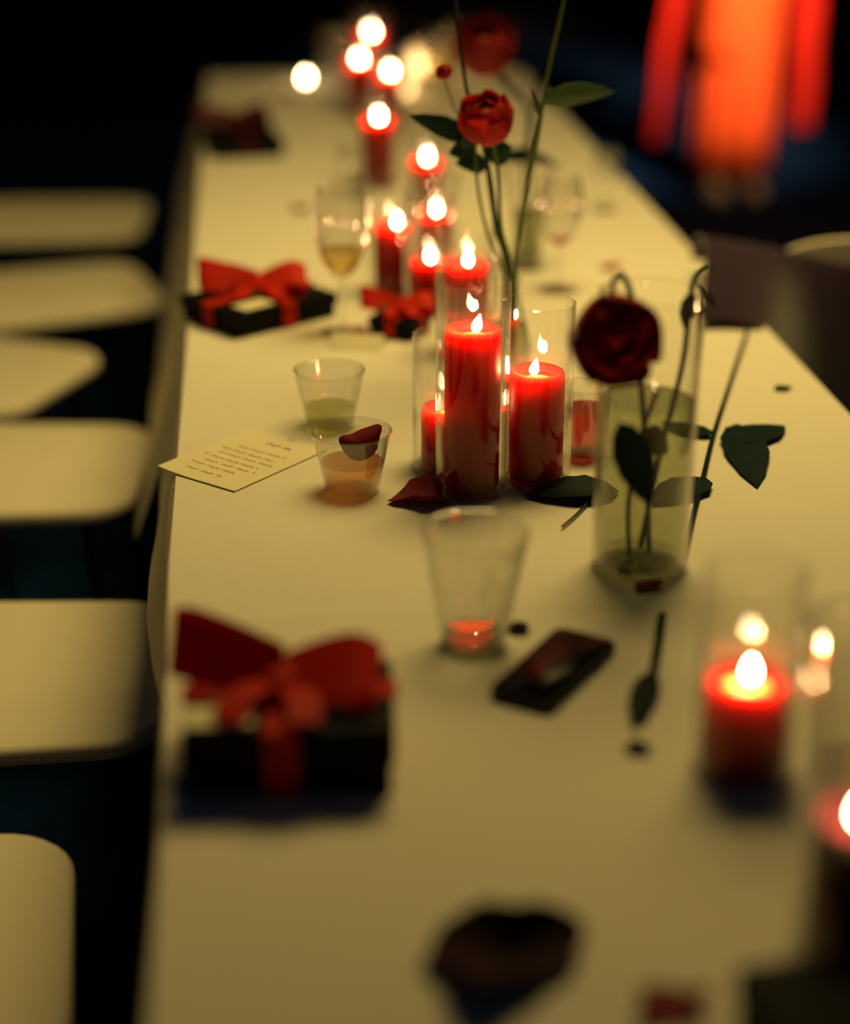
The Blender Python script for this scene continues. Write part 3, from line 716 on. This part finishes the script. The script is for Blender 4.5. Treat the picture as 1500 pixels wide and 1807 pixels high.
# ------------------------------------------------------------------ menu card with script lines
c1 = at(414, 868, T+.001); c3 = at(550, 807, T+.001)
uyn = Vector((c3.x-c1.x, c3.y-c1.y, 0)).normalized(); uxn = Vector((uyn.y, -uyn.x, 0))
mw, mh = .122, .170
def card_z(a, b): return .0012+.003*max(0, (1-a*2.2))**2*(1-.3*b)
me_ = empty('menu_card', (c1.x, c1.y, T+.0006), 'cream menu card with red script lines, one corner over the table edge', 'card')
def loc2(a, b): # a 0..1 from the corner over the edge to the near corner, b 0..1 up the page
    q = uxn*((a-1)*mw)+uyn*(b*mh); return Vector((q.x, q.y, card_z(a, b)))
link('paper', sheet(lambda u, v: loc2(u, v), 12, 12, .0006), M['card'], me_)
def script(a0, a1, b, h, seed, mat, n=None, name='lettering'):
    r_ = random.Random(seed); V, F = [], []
    n = n or int((a1-a0)*90)
    pts = []
    for i in range(n+1):
        t = i/n; a = a0+(a1-a0)*t
        gap = 0 if math.sin(i*.35+seed) < .82 else 1
        pts.append((a, b+h*(.5*math.sin(i*1.9+seed)+.3*math.sin(i*.73+2*seed)), gap))
    for (a, bb, g1), (a2, b2, g2) in zip(pts, pts[1:]):
        if g1: continue
        k = len(V); d = Vector((a2-a, b2-bb)); nn = Vector((-d.y, d.x)).normalized() if d.length else Vector((0, 1))
        th = .0045
        for (aa, cc) in ((a, bb), (a2, b2)):
            for s in (-1, 1):
                q = loc2(aa+s*nn.x*th, cc+s*nn.y*th); V.append(q+Vector((0, 0, .0007)))
        F.append((k, k+1, k+3, k+2))
    o = link(name, mk(V, F, False), mat, me_); return o
script(.36, .72, .82, .030, 1, M['ink'], 30)['label'] = 'red script title line'
for k, (b, a0, a1) in enumerate(((.66, .22, .84), (.57, .12, .78), (.49, .18, .88), (.40, .10, .80), (.32, .16, .86), (.24, .12, .7), (.14, .2, .66))):
    script(a0, a1, b, .016, 3+k, M['ink2'])
o = script(.50, .58, .97, .02, 15, M['ink'], 7)

# ------------------------------------------------------------------ phone
ph = at(978, 1190)
pa = at(922, 1238); pb = at(1036, 1132)
pang = math.atan2(pb.y-pa.y, pb.x-pa.x)
e = empty('smartphone', (ph.x, ph.y, T+.0006), 'black phone lying on the cloth beside the empty tumbler', 'phone', None, pang)
link('body', slab(rounded(.072, .032, .010), 0, .0105, .003), M['phone_case'], e)
link('screen', slab(rounded(.069, .029, .008), .0106, .0112, 0), M['phone'], e)
link('button', rbox(.012, .0014, .0022, .0004, 1), M['phone_case'], e, loc=(.03, -.0328, .0035))

# ------------------------------------------------------------------ chair with a plum coat on the right
c = copy_tree(chair0)
for ch in c.children:
    pass
c.location = (1.02, 3.035, 0); c.rotation_euler = (0, 0, PI/2+.06)
c['label'] = 'white chair with the plum coat hung over its back'; c['group'] = 'white chairs along the table side'
def coat_fn(u, v):
    x = .715+.62*u
    # top line along the chair back, falling to the right; front face hangs towards the camera
    ytop = 2.745; ztop = .818-.13*u
    if v < .12:
        t = v/.12; return (x, ytop+.03*(1-t), ztop-.05*(1-t)+.004*math.sin(9*u))
    t = (v-.12)/.88
    fold = .018*math.sin(16*u+2*t)+.010*math.sin(31*u)
    lo = 1/(1+math.exp(-(x-.865)/.022))
    zb = .757*(1-lo)+.40*lo; yb = 2.47*(1-lo)+2.64*lo
    x -= .06*t*(1-lo)+.0*t; z = ztop+(zb-ztop)*t; y = ytop-.02+(yb-ytop+.02)*t**.8+fold*t*(.35+.65*lo)-.012
    return (x, y, max(z, zb))
o = link('plum_coat', sheet(coat_fn, 44, 30, .006), M['coat'])
tag(o, 'dark plum coat hung over the white chair back at the right table edge', 'coat')

# ------------------------------------------------------------------ person in red, far right
F = at(1285, 342, 0)
pr_ = empty('person', (F.x, F.y, 0), 'person standing in a long bright red dress with red shawl ends hanging at both sides', 'person', None, .15)
def skinned(name, nodes, edges, mat, parent, sub=2):
    me = bpy.data.meshes.new(name); me.from_pydata([n[0] for n in nodes], edges, []); o = link(name, me, mat, parent)
    m = o.modifiers.new('skin', 'SKIN'); m.use_smooth_shade = True
    sv = me.skin_vertices[0].data
    for i, n in enumerate(nodes):
        sv[i].radius = n[1] if isinstance(n[1], tuple) else (n[1], n[1]); sv[i].use_root = (i == 0)
    s = o.modifiers.new('sub', 'SUBSURF'); s.levels = sub; s.render_levels = sub
    return o
N = [((0, 0, .93), (.135, .10)), ((0, 0, 1.10), (.115, .085)), ((0, .01, 1.28), (.14, .10)), ((0, .01, 1.40), (.10, .075)), ((0, .0, 1.47), .05), ((0, -.005, 1.54), .065), ((0, -.01, 1.62), .082), ((0, 0, 1.68), .06)]
E_ = [(0, 1), (1, 2), (2, 3), (3, 4), (4, 5), (5, 6), (6, 7)]
for s in (-1, 1):
    k = len(N)
    N += [((s*.085, 0, .86), .085), ((s*.08, -.005, .50), .055), ((s*.075, .01, .28), .05), ((s*.07, .01, .085), .034), ((s*.072, -.06, .04), .03), ((s*.075, -.13, .025), .022)]
    E_ += [(0, k), (k, k+1), (k+1, k+2), (k+2, k+3), (k+3, k+4), (k+4, k+5)]
    k = len(N)
    N += [((s*.165, .01, 1.38), .05), ((s*.215, .02, 1.10), .038), ((s*.17, -.13, .98), .028), ((s*.12, -.20, .965), .026)]
    E_ += [(3, k), (k, k+1), (k+1, k+2), (k+2, k+3)]
    for f in range(4):
        j = len(N); fx = s*(.10-.0), -.215, .985-.014*f
        N += [((s*.095, -.222, .985-.014*f), .0075), ((s*.065, -.232, .983-.014*f), .007), ((s*.045, -.220, .981-.014*f), .006)]
        E_ += [(k+3, j), (j, j+1), (j+1, j+2)]
    j = len(N); N += [((s*.125, -.225, .995), .009), ((s*.10, -.245, 1.005), .008)]; E_ += [(k+3, j), (j, j+1)]
body = skinned('body', N, E_, M['skin'], pr_)
hd = lathe([(0, 1.74), (.05, 1.73), (.088, 1.69), (.097, 1.63), (.093, 1.56), (.075, 1.47), (.05, 1.46), (.062, 1.56), (.066, 1.63), (0, 1.70)], 24)
for v in hd.vertices:
    if v.co.y < -.045 and v.co.z < 1.66: v.co.y = -.045+.2*(v.co.y+.045)
link('hair', hd, M['hair'], pr_, loc=(0, .02, 0))
def ring(prof, folds, ph=0, amp=.012, seg=64, ox=0):
    V, Fc = [], []
    for (rx, ry, z, k) in prof:
        for i in range(seg):
            a = 2*PI*i/seg; q = 1+amp*k*math.sin(folds*a+ph)/max(rx, .05)
            V.append((ox+rx*q*math.cos(a), ry*q*math.sin(a), z))
    for j in range(len(prof)-1):
        for i in range(seg): Fc.append((j*seg+i, j*seg+(i+1) % seg, (j+1)*seg+(i+1) % seg, (j+1)*seg+i))
    return mk(V, Fc)
dr = link('dress', ring([(.140, .13, .10, 1), (.138, .128, .25, 1), (.136, .128, .45, .9), (.140, .132, .65, .6), (.160, .14, .85, .3), (.158, .135, .95, .1), (.13, .105, 1.10, 0), (.152, .115, 1.27, 0), (.13, .10, 1.40, 0), (.07, .07, 1.46, 0)], 9), M['dress'], pr_)
m = dr.modifiers.new('thick', 'SOLIDIFY'); m.thickness = .004
def sash(u, v):
    z = 1.00-.42*v; a = -2.7+1.25*u
    k = 1+.10*math.sin(PI*v)*math.sin(PI*u)
    return (.163*k*math.cos(a)-.012*v, .142*k*math.sin(a)-.004, z-.05*math.sin(PI*u)*v)
link('sash', sheet(sash, 14, 14, .006), M['dress'], pr_)
def tail(s, x0, x1, xb, zb, wb):
    def fn(u, v):
        w = .10*(1-v)+wb*v; xc = s*(x0*(1-v)**1.5+xb*(1-(1-v)**1.5)) if v > 0 else s*x0
        z = 1.08+(zb-1.08)*v
        return (xc+(u-.5)*w+.004*math.sin(z*20), -.03+.02*math.sin(u*9+s)+.03*v, z)
    return sheet(fn, 14, 24, .005)
link('shawl_end', tail(-1, .215, 0, .305, .22, .045), M['shawl'], pr_)
link('shawl_end', tail(1, .235, 0, .285, .24, .07), M['shawl'], pr_)
def cape(u, v):
    a = PI*(.0+1.0*u); rr = .19+.03*v
    return (rr*math.cos(a), .02+.8*rr*math.sin(a), 1.44-.34*v-.02*math.sin(a*3))
link('shawl', sheet(cape, 20, 10, .006), M['shawl'], pr_)
for s in (-1, 1):
    sh = lathe([(0, 0), (.032, .0), (.036, .015), (.033, .045), (.0, .07)], 16)
    for v in sh.vertices: v.co.y = v.co.y*2.4-.045; v.co.z *= max(.55, 1+v.co.y*3)
    link('shoe', sh, M['shoe'], pr_, loc=(s*.074, -.01, .001))
